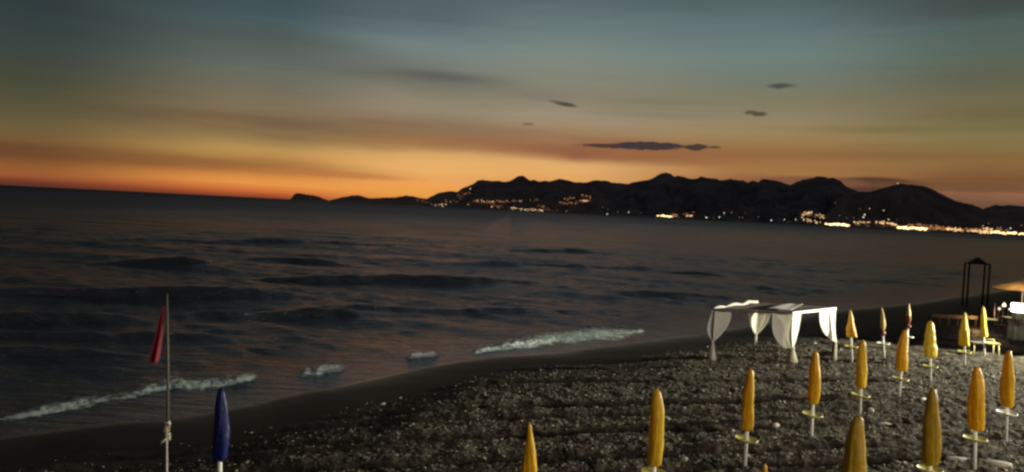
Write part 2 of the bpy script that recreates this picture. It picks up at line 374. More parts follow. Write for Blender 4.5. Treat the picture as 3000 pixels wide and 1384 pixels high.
for line in FOAM:
    P = [onz(a[0], a[1] + 2, SEA + .12) for a in line]; us = np.array([a[0] for a in line])
    xs = np.array([p.x for p in P]); ys = np.array([p.y for p in P]); ws = np.array([a[2] for a in line]); st = np.array([a[3] for a in line])
    yy = np.interp(X, xs, ys); ww = np.interp(X, xs, ws); ss = np.interp(X, xs, st)
    sl = (np.interp(X + .4, xs, ys) - np.interp(X - .4, xs, ys)) / .8
    ed = np.clip((X - xs[0]) / .35, 0, 1) * np.clip((xs[-1] - X) / .35, 0, 1)
    v = (Y - yy) / np.sqrt(1 + sl * sl) + .5 * ww * (vnoise(X * 1.7, Y * 1.7, 21) - .5)
    prof = np.exp(-(np.where(v < 0, v / (ww * .75), v / (ww * 1.3))) ** 2) * ed * ss
    foam = np.maximum(foam, prof); prof_ = np.minimum(prof, 1.6); Z += .07 * prof_ ** 1.5 + .04 * prof_ * (vnoise(X * 5, Y * 5, 31) - .5) + .03 * prof * (vnoise(X * 11, Y * 11, 32) - .5)
foam *= (.85 + .5 * vnoise(X * 2.3, Y * 2.3, 41))
# thin lip of foam left on the sand at places
me = mesh_np("sea", np.stack([X, Y, Z + SEA + .02 * att], -1).reshape(-1, 3), grid_faces(*X.shape)[:, ::-1])
at = me.attributes.new('foam', 'FLOAT', 'POINT'); at.data.foreach_set('value', foam.ravel().astype(np.float32))
at = me.attributes.new('off', 'FLOAT', 'POINT'); at.data.foreach_set('value', off.ravel().astype(np.float32))
sm = bpy.data.materials.new("sea_water"); sm.use_nodes = True; q = NT(sm.node_tree); q.n.clear()
fo = q.new('ShaderNodeAttribute', attribute_name='foam').outputs['Fac']; of = q.new('ShaderNodeAttribute', attribute_name='off').outputs['Fac']
geo = q.new('ShaderNodeTexCoord').outputs['Object']
mp = q.new('ShaderNodeMapping'); q.l.new(geo, mp.inputs[0]); mp.inputs['Scale'].default_value = (.20, 1.0, 1); mp.inputs['Rotation'].default_value = (0, 0, .2)
mp2 = q.new('ShaderNodeMapping'); q.l.new(geo, mp2.inputs[0]); mp2.inputs['Scale'].default_value = (.16, 1.0, 1)
w1 = q.noise(mp.outputs[0], 2.4, 4, .6); w2 = q.noise(mp2.outputs[0], .35, 4, .6); w3 = q.noise(mp2.outputs[0], .03, 4, .6)
calm = q.smooth(of, .0, 7.0, .45, 1.0)
b1 = q.new('ShaderNodeBump'); b1.inputs['Distance'].default_value = .22; q.put(b1.inputs['Strength'], q.m('MULTIPLY', calm, .8)); q.l.new(w1, b1.inputs['Height'])
b2 = q.new('ShaderNodeBump'); b2.inputs['Distance'].default_value = 1.6; q.put(b2.inputs['Strength'], q.smooth(of, 40., 200., 0., .8)); q.l.new(w2, b2.inputs['Height']); q.l.new(b1.outputs[0], b2.inputs['Normal'])
b3 = q.new('ShaderNodeBump'); b3.inputs['Distance'].default_value = 12; q.put(b3.inputs['Strength'], q.smooth(of, 300., 1500., 0., .7)); q.l.new(w3, b3.inputs['Height']); q.l.new(b2.outputs[0], b3.inputs['Normal'])
deep = q.new('ShaderNodeBsdfDiffuse'); deep.inputs[0].default_value = (.011, .011, .012, 1)
gl = q.new('ShaderNodeBsdfGlossy'); gl.inputs[0].default_value = (.66, .615, .68, 1)
q.put(gl.inputs['Roughness'], q.smooth(of, 5., 600., .16, .42)); q.l.new(b3.outputs[0], gl.inputs['Normal'])
fr_ = q.new('ShaderNodeFresnel'); fr_.inputs[0].default_value = 1.333; q.l.new(b3.outputs[0], fr_.inputs['Normal'])
ff = q.m('MINIMUM', fr_.outputs[0], q.smooth(of, 20., 2500., .56, .37))
p = q.new('ShaderNodeMixShader'); q.l.new(ff, p.inputs[0]); q.l.new(deep.outputs[0], p.inputs[1]); q.l.new(gl.outputs[0], p.inputs[2])
fd = q.new('ShaderNodeBsdfPrincipled'); q.l.new(q.mix(q.smooth(fo, 1.05, 1.5), (.36, .43, .42, 1), (.92, .94, .92, 1)), fd.inputs['Base Color']); fd.inputs['Roughness'].default_value = .8  # strongest foam painted whiter to offset the pergola's shadow
fm = q.smooth(q.m('ADD', fo, q.m('MULTIPLY', q.m('SUBTRACT', q.noise(geo, 3.6, 6, .75), .5), 2.4)), .24, .72)
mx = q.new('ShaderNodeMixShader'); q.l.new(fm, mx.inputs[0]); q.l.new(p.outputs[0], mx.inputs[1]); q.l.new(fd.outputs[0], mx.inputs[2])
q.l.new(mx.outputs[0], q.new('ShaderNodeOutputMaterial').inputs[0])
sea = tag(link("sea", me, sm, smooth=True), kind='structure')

# ------------------------------------------------------------------ mountains across the bay, air haze put into their colours
mount_mat = mat("dark_wooded_mountain", (.105, .092, .098), .95, (.002, .5))
brown_mat = mat("hazed_far_land", (.24, .15, .12), .95, (.002, .3))
def z7(l): return [(1200 + a / 2.862, 480 + b / 2.862) for a, b in l]
def z8(l): return [(2100 + a / 2.862, 480 + b / 2.862) for a, b in l]
def zl(l): return [(a / 1.7173, 200 + b / 1.7173) for a, b in l]
RANGES = {}
def mountains(name, pts, D0, D1, m, seed, spur=.5, toe=0.5):
    ae = [azel(*p) for p in pts]; az = np.array([a for a, e in ae]); elv = np.array([e for a, e in ae])
    A = np.linspace(az[0], az[-1], max(60, int((az[-1] - az[0]) * 900))); T = np.linspace(0, 1.5, 46)
    E = np.interp(A, az, elv); E = E + .0006 * (vnoise(A * 420, A * 0, seed) - .5) * (E > .004)
    H = np.maximum(0, np.tan(E) * D1 + CAMZ)
    AA, TT = np.meshgrid(A, T)
    R = D0 + (D1 - D0) * np.minimum(TT, 1) + (D1 - D0) * .8 * np.maximum(TT - 1, 0)
    g = np.where(TT <= 1, np.clip(TT, 0, 1) ** 1.25, np.clip(1 - (TT - 1) * 2, 0, 1))
    nz = vnoise(AA * 60, TT * 3, seed + 1) * .6 + vnoise(AA * 150, TT * 6, seed + 2) * .4
    bump = np.where(TT < 1, np.sin(np.clip(TT, 0, 1) * math.pi) * (nz - .62) * spur, 0)
    Zm = H[None, :] * np.clip(g + bump * 1.0, 0, 1.2)
    lim = np.tan(E)[None, :] * R + CAMZ
    Zm = np.where(TT < 1, np.minimum(Zm, lim * .985), Zm)
    Zm = np.where((TT == 0) | (TT >= 1.49), -30, Zm - .3)
    XX, YY = R * np.sin(AA), R * np.cos(AA)
    me = mesh_np(name, np.stack([XX, YY, Zm], -1).reshape(-1, 3), grid_faces(*XX.shape)[:, ::-1])
    o = tag(link(name, me, m, smooth=True), kind='structure')
    RANGES[name + str(seed)] = (A, T, R, Zm)
    return o
mountains("island", [(849, 586)] + zl([(1465,655),(1480,635),(1500,628),(1540,635),(1580,640),(1610,650),(1650,664)]) + [(972, 590)], 30000, 31500, brown_mat, 1, .2)
mountains("headland", [(964, 590)] + zl([(1660,664),(1700,655),(1760,642),(1800,638),(1840,650),(1870,655),(1930,652),(1990,650),(2040,641),(2080,645),(2120,655),(2150,658)]) + [(1265, 588), (1290, 600), (1310, 610)], 19000, 21500, brown_mat, 2, .3)
mountains("mountains", [(1236, 604)] + z7([(120,305),(180,275),(250,243),(340,228),(400,237),(440,205),(500,185),(540,165),(570,142),(610,136),(700,145),(750,145),(780,152),(830,148),(870,130),(905,105),(950,98),(985,125),(1010,140),(1040,133),(1090,150),(1130,143),(1170,150),(1210,138),(1260,126),(1320,138),(1380,155),(1480,158),(1560,137),(1650,143),(1700,158),(1860,170)]) + [(1950, 580), (2050, 643)], 12500, 17000, mat("hazed_mountain", (.16, .115, .115), .95, (.002, .4)), 3)
mountains("mountains", [(1700, 626), (1780, 590)] + z7([(1760,200),(1860,158),(1900,150),(2000,135),(2050,115),(2100,85),(2150,73),(2190,85),(2220,108),(2250,102),(2300,110),(2340,124),(2400,127),(2450,105),(2490,120)]) + z8([(0,124),(20,140),(60,135),(120,128),(180,140),(220,138),(260,158),(300,140),(350,157),(370,135),(400,128),(460,137),(520,145),(570,165),(620,178),(660,155),(720,135),(790,122),(840,106),(900,108),(940,120),(980,118),(1040,145),(1080,185),(1130,210),(1250,260),(1400,330)]) + [(2640, 640), (2700, 676)], 9500, 14500, mount_mat, 4)
mountains("hills", [(2380, 660), (2460, 590)] + z8([(1080,240),(1200,234),(1280,235),(1340,218),(1400,200),(1480,180),(1540,168),(1620,175),(1700,182),(1780,200),(1850,235),(1920,270),(2000,310),(2060,325),(2130,340),(2200,365),(2280,400)]) + [(2940, 630), (3020, 650)], 8000, 11500, mat("brown_coastal_hill", (.15, .10, .10), .95, (.002, .4)), 5)
mountains("hills", [(2800, 668), (2860, 620)] + z8([(2200,380),(2240,375),(2290,360),(2340,343),(2380,352),(2460,345),(2520,350),(2576,358)]) + [(3080, 600), (3200, 610), (3400, 640), (3550, 715)], 9000, 14000, mat("brown_coastal_hill", (.15, .10, .10)), 6)

# ------------------------------------------------------------------ lights of the coast towns
def place(px, py):
    a, e = azel(px, py); best = None
    for (A, T, R, Zm) in RANGES.values():
        if not (A[0] < a < A[-1]): continue
        j = int(np.argmin(np.abs(A - a)))
        for i in range(1, len(T)):
            if T[i] > 1: break
            if (Zm[i, j] - CAMZ) / R[i, j] >= math.tan(e):
                if best is None or R[i, j] < best: best = R[i - 1, j]
                break
        else: continue
    if best is None:
        best = min([R[0, 0] for (A, T, R, Zm) in RANGES.values() if A[0] < a < A[-1]] or [9000])
    best -= 60
    d = ray(px, py); d = d / math.hypot(d.x, d.y)
    v = Vector((0, 0, CAMZ)) + d * best
    v.z = max(v.z, 4); return v, best
ICO = None
def ico():
    t = (1 + 5 ** .5) / 2
    v = np.array([(-1,t,0),(1,t,0),(-1,-t,0),(1,-t,0),(0,-1,t),(0,1,t),(0,-1,-t),(0,1,-t),(t,0,-1),(t,0,1),(-t,0,-1),(-t,0,1)], float); v /= np.linalg.norm(v[0])
    f = np.array([(0,11,5),(0,5,1),(0,1,7),(0,7,10),(0,10,11),(1,5,9),(5,11,4),(11,10,2),(10,7,6),(7,1,8),(3,9,4),(3,4,2),(3,2,6),(3,6,8),(3,8,9),(4,9,5),(2,4,11),(6,2,10),(8,6,7),(9,8,1)])
    return v, f
IV, IF = ico()
def emat(name, col, s):
    m = bpy.data.materials.new(name); m.use_nodes = True; q = NT(m.node_tree); q.n.clear()
    e = q.new('ShaderNodeEmission'); e.inputs[0].default_value = (*col, 1); e.inputs[1].default_value = s
    q.l.new(e.outputs[0], q.new('ShaderNodeOutputMaterial').inputs[0])
    m.cycles.emission_sampling = 'NONE'
    return m
EM = {'white': emat("white_town_lamp", (1, .84, .62), 1.8), 'warm': emat("warm_town_lamp", (1, .62, .28), 1.5), 'dim': emat("dim_orange_lamp", (1, .42, .16), .5), 'hot': emat("bright_promenade_lamp", (1, .66, .30), 3.2)}
def cluster_mesh(pts):
    V = []; Fc = []
    for i, (p, rx, rz) in enumerate(pts):
        V.append(IV * np.array([rx, rx, rz]) + np.array(p)); Fc.append(IF + 12 * i)
    return np.concatenate(V), np.concatenate(Fc)
def single(px, py, r, m, label, group=None):
    v, R = place(px, py); rad = .85 * r * R / F
    V, Fc = cluster_mesh([((0, 0, 0), rad, rad)])
    o = link("town_light", mesh_np("town_light", V, Fc), EM[m], smooth=True); o.location = v
    return tag(o, label, "light", group)
def mass(name, label, paths, group=None):
    """paths: (polyline, n, spread_y, size, mat)"""
    root = None; made = []
    by = {}
    for poly, n, sy, sz, mt in paths:
        for i in range(n):
            t = rng.random() * (len(poly) - 1); a = int(t); fq = t - a
            x = poly[a][0] * (1 - fq) + poly[a + 1][0] * fq; y = poly[a][1] * (1 - fq) + poly[a + 1][1] * fq + rng.normal(0, sy)
            v, R = place(x, y); r_ = sz * (.5 + rng.random() * .9) * R / F
            by.setdefault(mt, []).append((tuple(v), r_ * (1 + rng.random() * 1.4), r_ * .8))
    root = empty(name, by[list(by)[0]][0][0], label, "town lights", group); root['kind'] = 'stuff'
    ro = np.array(root.location)
    for mt, pts in by.items():
        V, Fc = cluster_mesh(pts); o = link({'white': 'white_lamps', 'warm': 'warm_lamps', 'dim': 'dim_lamps', 'hot': 'bright_lamps'}[mt], mesh_np("lamps", V - ro, Fc), EM[mt], root, True); o['kind'] = 'stuff'
mass("village_lights", "scattered orange lights of the village on the foot of the first slope", [(z7([(60,310),(160,330),(260,350)]), 20, 4, .8, 'dim'), (z7([(260,340),(380,310),(480,250)]), 22, 5, .9, 'dim'), (z7([(400,260),(520,245)]), 12, 3, .8, 'dim'), (z7([(200,350),(320,345)]), 7, 2, .9, 'warm')])
mass("village_lights", "long low row of orange lights along the shore below the flat summit", [(z7([(500,315),(600,320),(700,325),(760,318),(830,318)]), 46, 2.2, 1.0, 'dim'), (z7([(520,312),(740,322)]), 10, 2, 1.0, 'warm'), (z7([(640,355),(800,365)]), 14, 2, .9, 'dim'), (z7([(860,315),(950,312)]), 16, 1.6, 1.0, 'dim'), (z7([(980,298),(1080,308)]), 10, 2, .8, 'dim')])
mass("village_lights", "yellow lights of the shore village under the twin peaks", [(z7([(840,370),(900,378),(1000,388),(1120,388)]), 40, 1.8, 1.0, 'warm'), (z7([(1070,350),(1130,365)]), 10, 2, .9, 'dim'), (z7([(1120,380),(1320,400)]), 16, 2, .8, 'dim')])
mass("village_lights", "glowing patch of orange lights high on the mountain side", [(z7([(1250,325),(1330,330),(1400,335)]), 22, 2, 1.0, 'dim'), (z7([(1290,300),(1380,290)]), 18, 2, 1.0, 'dim'), (z7([(1380,335),(1440,315),(1510,300),(1520,275),(1440,275)]), 30, 2, 1.0, 'dim'), (z7([(1425,320),(1500,308)]), 12, 1.5, 1.1, 'warm')])
mass("harbour_lights", "short bright yellow strip of lights at the water below the highest peak", [(z7([(2075,434),(2130,437),(2200,445)]), 26, .8, 1.5, 'hot'), (z7([(2205,430),(2260,445)]), 14, 2, 1.3, 'dim'), (z7([(2295,438),(2375,438)]), 10, .7, 1.1, 'warm'), (z7([(2290,425),(2400,405)]), 8, 1, 1., 'dim')])
mass("town_lights", "pale yellow lights climbing the slope above the bright white waterfront", [(z8([(715,440),(740,415),(800,410),(860,430),(900,445)]), 36, 2.6, 1.1, 'warm'), (z8([(720,470),(800,480),(870,495)]), 18, 1.6, 1.2, 'warm'), (z8([(730,430),(850,440)]), 14, 4, 1.1, 'dim'), (z8([(740,405),(790,390)]), 5, 2, .9, 'dim')])
mass("waterfront_lights", "brilliant white line of waterfront lights right at the water", [(z8([(905,505),(960,510),(1020,508),(1115,518)]), 60, 1.0, 1.9, 'hot'), (z8([(1150,495),(1300,490)]), 18, 1.5, 1.1, 'warm'), (z8([(1160,510),(1320,525)]), 8, 1.5, .9, 'dim')])
mass("city_lights", "long blazing band of orange city lights at the right end of the bay", [(z8([(1330,490),(1430,500),(1520,510)]), 36, 1.6, 1.3, 'warm'), (z8([(1510,535),(1600,535),(1700,545),(1760,545)]), 60, 1.8, 1.8, 'hot'), (z8([(1600,510),(1800,530),(1960,545),(2300,575)]), 90, 3, 1.4, 'dim'), (z8([(1760,545),(1900,548)]), 30, 2.2, 1.4, 'dim'), (z8([(1900,548),(2000,552),(2150,562),(2300,575)]), 60, 2, 1.6, 'warm'), (z8([(2300,575),(2450,582),(2576,590)]) + [(3060, 692), (3150, 700)], 70, 1.6, 1.7, 'hot'), (z8([(1980,540),(2200,555),(2450,560)]), 50, 3.5, 1.2, 'dim'), (z8([(2230,545),(2310,560)]), 22, 3.2, 1.3, 'warm')])
SL = [(z7, 508, 211, 1.6, 'white', "lone white light high on the left mountain slope"), (z7, 270, 345, 1.5, 'white', "white light at the left tip of the mountains near the water"), (z7, 215, 350, 1.2, 'white', "small white light, leftmost on the mountain foot"),
      (z7, 690, 360, 2.0, 'warm', "bright yellow light on the shore under the flat summit"), (z7, 490, 342, 1.3, 'warm', "yellow shore light just left of the long orange row"), (z7, 968, 388, 1.7, 'white', "white light in the shore village under the twin peaks"), (z7, 1113, 394, 2.0, 'white', "white light at the right end of the shore village"),
      (z7, 1657, 422, 1.7, 'white', "white light at the water just right of the hillside village"), (z7, 1662, 383, 1.2, 'dim', "faint light directly above a white shore light"), (z7, 1618, 364, 1.2, 'dim', "faint light just right of the glowing hillside patch"), (z7, 1835, 407, 1.5, 'white', "white light midway between the hillside patch and the bright yellow strip"), (z7, 1745, 405, 1.2, 'dim', "dim light left of the midway white light"), (z7, 1940, 410, 1.2, 'dim', "dim light just left of the bright yellow strip"),
      (z7, 2488, 452, 2.2, 'white', "strong white light at the water right of the yellow strip"), (z7, 2550, 455, 1.2, 'dim', "dim light beside the strong white shore light"), (z8, 22, 449, 1.7, 'white', "yellowish white shore light right of the strong one"), (z8, 62, 414, 1.5, 'white', "white light on the slope above the shore in the dark middle stretch"), (z8, 122, 411, 1.5, 'dim', "dull light on the slope above the dark middle stretch"),
      (z8, 190, 452, 1.4, 'dim', "left light of a faint pair on the dark shore"), (z8, 215, 453, 1.4, 'dim', "right light of a faint pair on the dark shore"), (z8, 235, 412, 1.0, 'dim', "faint light above the pair on the dark shore"), (z8, 348, 446, 1.2, 'dim', "faint light left of the single white shore light"), (z8, 457, 475, 2.0, 'white', "single bright white light low on the water between dark slopes"), (z8, 567, 469, 1.3, 'white', "small light right of the single bright white one"), (z8, 662, 468, 1.5, 'white', "pale light just left of the lights climbing the slope"), (z8, 600, 490, 1., 'dim', "weak light low by the water before the climbing town"),
      (z8, 995, 328, 1.3, 'dim', "solitary light high on the slope under the domed summit"), (z8, 1240, 428, 2.0, 'white', "upper one of two bright lights over the white waterfront"), (z8, 1230, 449, 2.0, 'white', "lower one of two bright lights over the white waterfront"), (z8, 1282, 377, 1.3, 'warm', "yellow light above the two bright ones"), (z8, 1200, 380, 1.3, 'dim', "dim light up left of the two bright ones"), (z8, 1400, 391, 1.3, 'white', "small white light on the slope right of the two bright ones"), (z8, 1148, 453, 1.2, 'dim', "dim light left of the two bright ones"), (z8, 1090, 455, 1.2, 'dim', "weak light straight above the right end of the white waterfront"), (z8, 1030, 435, 1.4, 'dim', "dull light above the middle of the white waterfront"), (z8, 1516, 165, 1.3, 'white', "small light on top of the rounded hill"), (z8, 1440, 468, 1.8, 'warm', "yellow light above the left start of the city band"), (z8, 1510, 470, 1.1, 'dim', "dim light above the city band near its left start"), (z8, 2280, 500, 1.3, 'dim', "lone light over the city band far right"), (z8, 2463, 541, 1.6, 'white', "white light over the city band near the right edge"), (z8, 2555, 517, 1.4, 'dim', "dull light over the city band at the right edge")]
for f_, a, b_, r_, m_s, lab in SL:
    (x, y), = f_([(a, b_)]); single(x, y, r_, m_s, lab)

# ------------------------------------------------------------------ pebbles and debris on the dry beach
def stones(n, sz, seed, rmax=40):
    g = np.random.default_rng(seed); m = int(n * 4)
    r = np.sqrt(g.random(m) * (rmax ** 2 - 12 ** 2) + 12 ** 2); a = g.uniform(-.62, .72, m)
    x = r * np.sin(a); y = r * np.cos(a); s = sdist(x, y) + 1.6 * (vnoise(x * .8, y * .8, 11) - .5)
    prob = np.clip((s - 2.4) / 5.5, 0, 1) ** 1.4 * (y < 40) * (.35 + .9 * vnoise(x * 1.3, y * 1.3, 51)) * np.clip(.5 + (x + 12) / 20, .35, 1)
    ac = across(x, y)
    for f_ in FURROWS: prob *= 1 - .95 * np.exp(-((ac - f_) / .27) ** 4)
    keep = np.nonzero(g.random(m) < prob)[0][:n]; x = x[keep]; y = y[keep]; nn = len(keep)
    rad = sz * np.exp(g.normal(0, .45, nn)); z = ground(x, y)
    sx = rad * g.uniform(.8, 1.9, nn); sy = rad * g.uniform(.7, 1.1, nn); szz = rad * g.uniform(.25, .6, nn); th = g.uniform(0, 3.14, nn)
    V = IV[None] * (1 + .25 * (g.random((nn, 12, 1)) - .5)) * np.stack([sx, sy, szz], -1)[:, None]
    tl = g.normal(0, .35, nn); ct, st_ = np.cos(tl)[:, None], np.sin(tl)[:, None]
    V = np.stack([V[..., 0] * ct - V[..., 2] * st_, V[..., 1], V[..., 0] * st_ + V[..., 2] * ct], -1)
    c_, s2 = np.cos(th)[:, None], np.sin(th)[:, None]
    V = np.stack([V[..., 0] * c_ - V[..., 1] * s2 + x[:, None], V[..., 0] * s2 + V[..., 1] * c_ + y[:, None], V[..., 2] + (z + szz * .35)[:, None]], -1)
    Fc = IF[None] + 12 * np.arange(nn)[:, None, None]
    me = mesh_np("pebbles", V.reshape(-1, 3), Fc.reshape(-1, 3))
    sh = np.repeat(g.random(nn) ** 1.3, 12); at = me.attributes.new('tone', 'FLOAT', 'POINT'); at.data.foreach_set('value', sh.astype(np.float32))
    return me
pm = bpy.data.materials.new("pebble_stone"); pm.use_nodes = True; q = NT(pm.node_tree); q.n.clear()
tn = q.new('ShaderNodeAttribute', attribute_name='tone').outputs['Fac']
p = q.new('ShaderNodeBsdfPrincipled'); p.inputs['Roughness'].default_value = .85
q.l.new(q.ramp(tn, [(0, (.03, .025, .02)), (.4, (.07, .06, .046)), (.7, (.13, .117, .09)), (1, (.32, .297, .235))]), p.inputs['Base Color'])
q.l.new(p.outputs[0], q.new('ShaderNodeOutputMaterial').inputs[0])
tag(link("pebbles", stones(90000, .0175, 5), pm, smooth=True), "small pale pebbles and wrack scattered over the dark furrowed beach", "pebbles", kind='stuff')
tag(link("pebbles", stones(2200, .034, 6), pm, smooth=True), "larger fist sized stones lying among the small pebbles of the beach", "stones", kind='stuff')

def stone(px, py, L, Wd, H, rot, label):
    v = onz(px, py); V = []
    bmv = MB(); n = 14
    prof = [(.15, -.02), (.75, .0), (1.0, .25), (.93, .6), (.6, .9), (.2, 1.0)]
    g = random.Random(int(px)); ph = [g.uniform(0, 6.28) for _ in range(3)]
    bmv.lathe(prof, n, lambda th, i: 1 + .12 * math.sin(2 * th + ph[0]) + .08 * math.sin(3 * th + ph[1] + i * .4) + .05 * math.sin(5 * th + ph[2]))
    o = bmv.build("stone", mat("pale_flat_stone", (.42, .39, .34), .85, (9, .25), bump=(20, .6)))
    o.scale = (L, Wd, H); o.rotation_euler = (0, 0, rot); o.location = (v.x, v.y, float(ground(np.array([v.x]), np.array([v.y]))[0]) - .01)
    return tag(o, label, "stone")
stone(2812, 1344, .36, .17, .10, -.1, "long pale flat stone just left of the tall amber umbrella's pole")
stone(2925, 1362, .36, .16, .10, -.2, "long pale flat stone in the bottom right corner of the beach")
stone(2592, 1236, .28, .13, .09, -.15, "pale oblong stone right of the umbrella pole above the fat amber umbrella")
stone(2550, 1206, .12, .10, .12, 0, "pale knobbly stone close beside the umbrella pole above the fat amber umbrella")
stone(2272, 1243, .12, .09, .12, .5, "pale upright stone right of the amber umbrella with the low tray")
stone(2703, 1179, .16, .07, .08, .7, "slanted pale stone below the crumpled yellow umbrella")
stone(2650, 1353, .08, .07, .06, 0, "dull stone left of the lowest leaning umbrella")
stone(2965, 1285, .3, .07, .05, -.3, "thin pale stone at the foot of the rightmost umbrella")

# ------------------------------------------------------------------ closed beach umbrellas
POLE = mat("white_enamel_pole", (.85, .84, .80), .35, (30, .08))
def cloth_mat(name, c, tr):
    return mat(name, c, .42, (5, .18), trans=(.22, tr), bump=(14, .5), spec=.25)
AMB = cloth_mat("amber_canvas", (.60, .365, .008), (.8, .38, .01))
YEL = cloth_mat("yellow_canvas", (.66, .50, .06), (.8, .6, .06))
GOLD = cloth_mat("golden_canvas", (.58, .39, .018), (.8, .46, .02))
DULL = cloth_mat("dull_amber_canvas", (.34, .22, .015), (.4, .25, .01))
TAN = cloth_mat("faded_yellow_canvas", (.52, .40, .14), (.6, .4, .1))
RED = cloth_mat("red_canvas", (.20, .055, .045), (.3, .06, .04))
BLUE = cloth_mat("royal_blue_canvas", (.008, .014, .10), (.008, .012, .11))
TRAY = mat("olive_yellow_plastic", (.34, .30, .07), .4, (8, .15))
WTRAY = mat("white_plastic", (.6, .6, .55), .4, (8, .1))
def umbrella(tip, base, cbot, width, label, m, tray=None, kind='plain', mt=TRAY, group="closed yellow umbrellas standing in rows on the beach", fin=False, lower=None):
    """tip/base/cbot in photo pixels, width of closed canopy in px, tray = pixel y"""
    B = onz(*base); T = aty(tip[0], tip[1], B.y)
    h = (T - B).length; lean = math.atan2(T.x - B.x, T.z)
    sc = F / B.y
    pk = lambda py: (base[1] - py) / sc
    zb = pk(cbot); w = width / sc / 2
    seed = int(tip[0]); g = random.Random(seed)
    root = empty("beach_umbrella", (B.x, B.y, 0), label, "umbrella", group, (0, lean, 0))
    mb = MB(); mb.tube([(0, 0, -.3), (0, 0, zb + .1), (0, 0, h - .12)], [.042, .040, .02], 12); mb.build("pole", POLE, root)
    L = h - zb - .03
    if kind == 'flared': pr = [(0, .03), (.04, .2), (.15, .28), (.4, .5), (.7, .76), (.92, .95), (1, 1.02)]
    elif kind == 'knot': pr = [(0, .03), (.04, .25), (.15, .42), (.4, .75), (.6, .95), (.75, .8), (.79, .4), (.82, .5), (.88, 1.1), (.95, .9), (1, .45)]
    elif kind == 'wrapped': pr = [(0, .05), (.05, .28), (.15, .42), (.35, .7), (.5, .88), (.505, 1.02), (.53, 1.02), (.535, .93), (.56, .93), (.565, 1.03), (.59, 1.03), (.595, .95), (.8, 1.0), (.99, 1.0), (1, .92)]
    elif kind == 'slim': pr = [(0, .05), (.03, .3), (.1, .52), (.25, .72), (.5, .86), (.8, .95), (.93, 1.12), (.98, 1.0), (1, .7)]
    else: pr = [(0, .10), (.012, .27), (.04, .43), (.12, .62), (.3, .82), (.5, .97), (.7, 1.03), (.88, 1.0), (.97, .93), (1, .86)]
    # resample
    ts = [i / 44 for i in range(45)] if kind != 'wrapped' else sorted(set([i / 40 for i in range(41)] + [a for a, _ in pr]))
    rr = np.interp(ts, [a for a, _ in pr], [b for _, b in pr])
    bend = g.uniform(-.10, .10) * w * 4; tw = g.uniform(-1.2, 1.2); nf = g.choice((4, 5, 6)) if kind != 'flared' else 8
    ph = [g.uniform(0, 6.28) for _ in range(4)]; cr = .2 if kind == 'crumpled' else .12
    n = 48; vs = []
    for i, t in enumerate(ts):
        depth = (.05 + .085 * t) if kind != 'wrapped' else .05
        cx = bend * math.sin(t * math.pi) * .5; cy = 0
        for j in range(n):
            th = 2 * math.pi * j / n
            q_ = ((nf * (th + tw * t) / 6.2832 + ph[0] / 6.2832) % 1.0) ** .55
            r = w * rr[i] * (1 - depth * 1.4 + depth * 2.0 * q_ + cr * .8 * math.sin(2 * th + ph[1] + 3 * t) * t + .05 * math.sin(th + ph[3] + 9 * t) + .03 * math.sin(17 * t + 2 * th + ph[2]) + cr * .35 * math.sin(3 * th + ph[2] - 5 * t) * (1 if kind != 'crumpled' else math.sin(23 * t + 2 * th)))
            z = h - .03 - t * L
            if i == len(ts) - 1: z += .035 * math.sin(nf * th / 2 + ph[3]) ** 2
            vs.append((cx + r * math.cos(th), cy + r * math.sin(th), z))
    nr = len(ts); fs = [(i * n + j, (i + 1) * n + j, (i + 1) * n + (j + 1) % n, i * n + (j + 1) % n) for i in range(nr - 1) for j in range(n)]
    # the hem is gathered inward to the pole
    for j in range(n):
        th = 2 * math.pi * j / n; vs.append((.035 * math.cos(th), .035 * math.sin(th), h - .03 - L + .07))
    fs += [((nr - 1) * n + j, nr * n + j, nr * n + (j + 1) % n, (nr - 1) * n + (j + 1) % n) for j in range(n)]
    fs.append(tuple(range(n)))
    cm = MB(); 
    if kind == 'knot':
        cut = max(i for i, t in enumerate(ts) if t <= (lower or .78))
        cm.add(vs[:(cut + 1) * n], [f for f in fs[:cut * n]] + [tuple(range(n))]); cm.build("canopy", m, root)
        c2 = MB(); sub = fs[cut * n:-1]; vv = vs[cut * n:]; c2.add(vv, [tuple(a - cut * n for a in f) for f in sub]); c2.build("canopy_hem", RED, root)
    else:
        cm.add(vs, fs); cm.build("canopy", m, root)
    if fin:
        f_ = MB(); f_.lathe([(.008, h - .06), (.02, h - .035), (.016, h - .01), (.011, h), (.004, h + .015)], 10); f_.build("finial", WTRAY, root)
    if kind in ('plain', 'slim', 'crumpled'):
        zt = zb + L * .42; i = int(.58 * 44); rb = w * rr[i]
        s_m = MB(); bx_ = bend * math.sin(.58 * math.pi) * .5
        pts = [(bx_ + rb * 1.0 * math.cos(a), rb * 1.0 * math.sin(a), zt + .01 * math.sin(2 * a)) for a in np.linspace(0, 2 * math.pi, 25)]
        s_m.tube(pts, .006, 6); s_m.build("tie_strap", m, root)
    if tray:
        zt = pk(tray); tm = MB(); r = .27
        tm.lathe([(.045, -.03), (r * .6, -.024), (r * .97, -.018), (r, 0), (r, .022), (r * .94, .022), (r * .93, .0), (.05, .002)], 28)
        tr = tm.build("tray", mt, root); tr.location = (0, 0, zt); tr.rotation_euler = (g.uniform(-.02, .05), .07, 0)
        cl = MB(); cl.lathe([(.044, -.07), (.052, -.06), (.052, -.031)], 14); cl.build("tray_collar", mt, tr)
    return root
U = umbrella
U((1551, 1234), (1546, 1653), 1400, 52, "amber closed umbrella alone at the bottom centre, cut off by the frame", AMB, 1540, 'flared')
U((1924, 1135), (1913, 1473), 1361, 46, "golden closed umbrella with rounded tip, second from the left of the yellow ones", GOLD, 1385)
U((2200, 1077), (2182, 1364), 1259, 34, "slender amber umbrella with its pole foot showing, below the left part of the pergola", AMB, 1286)
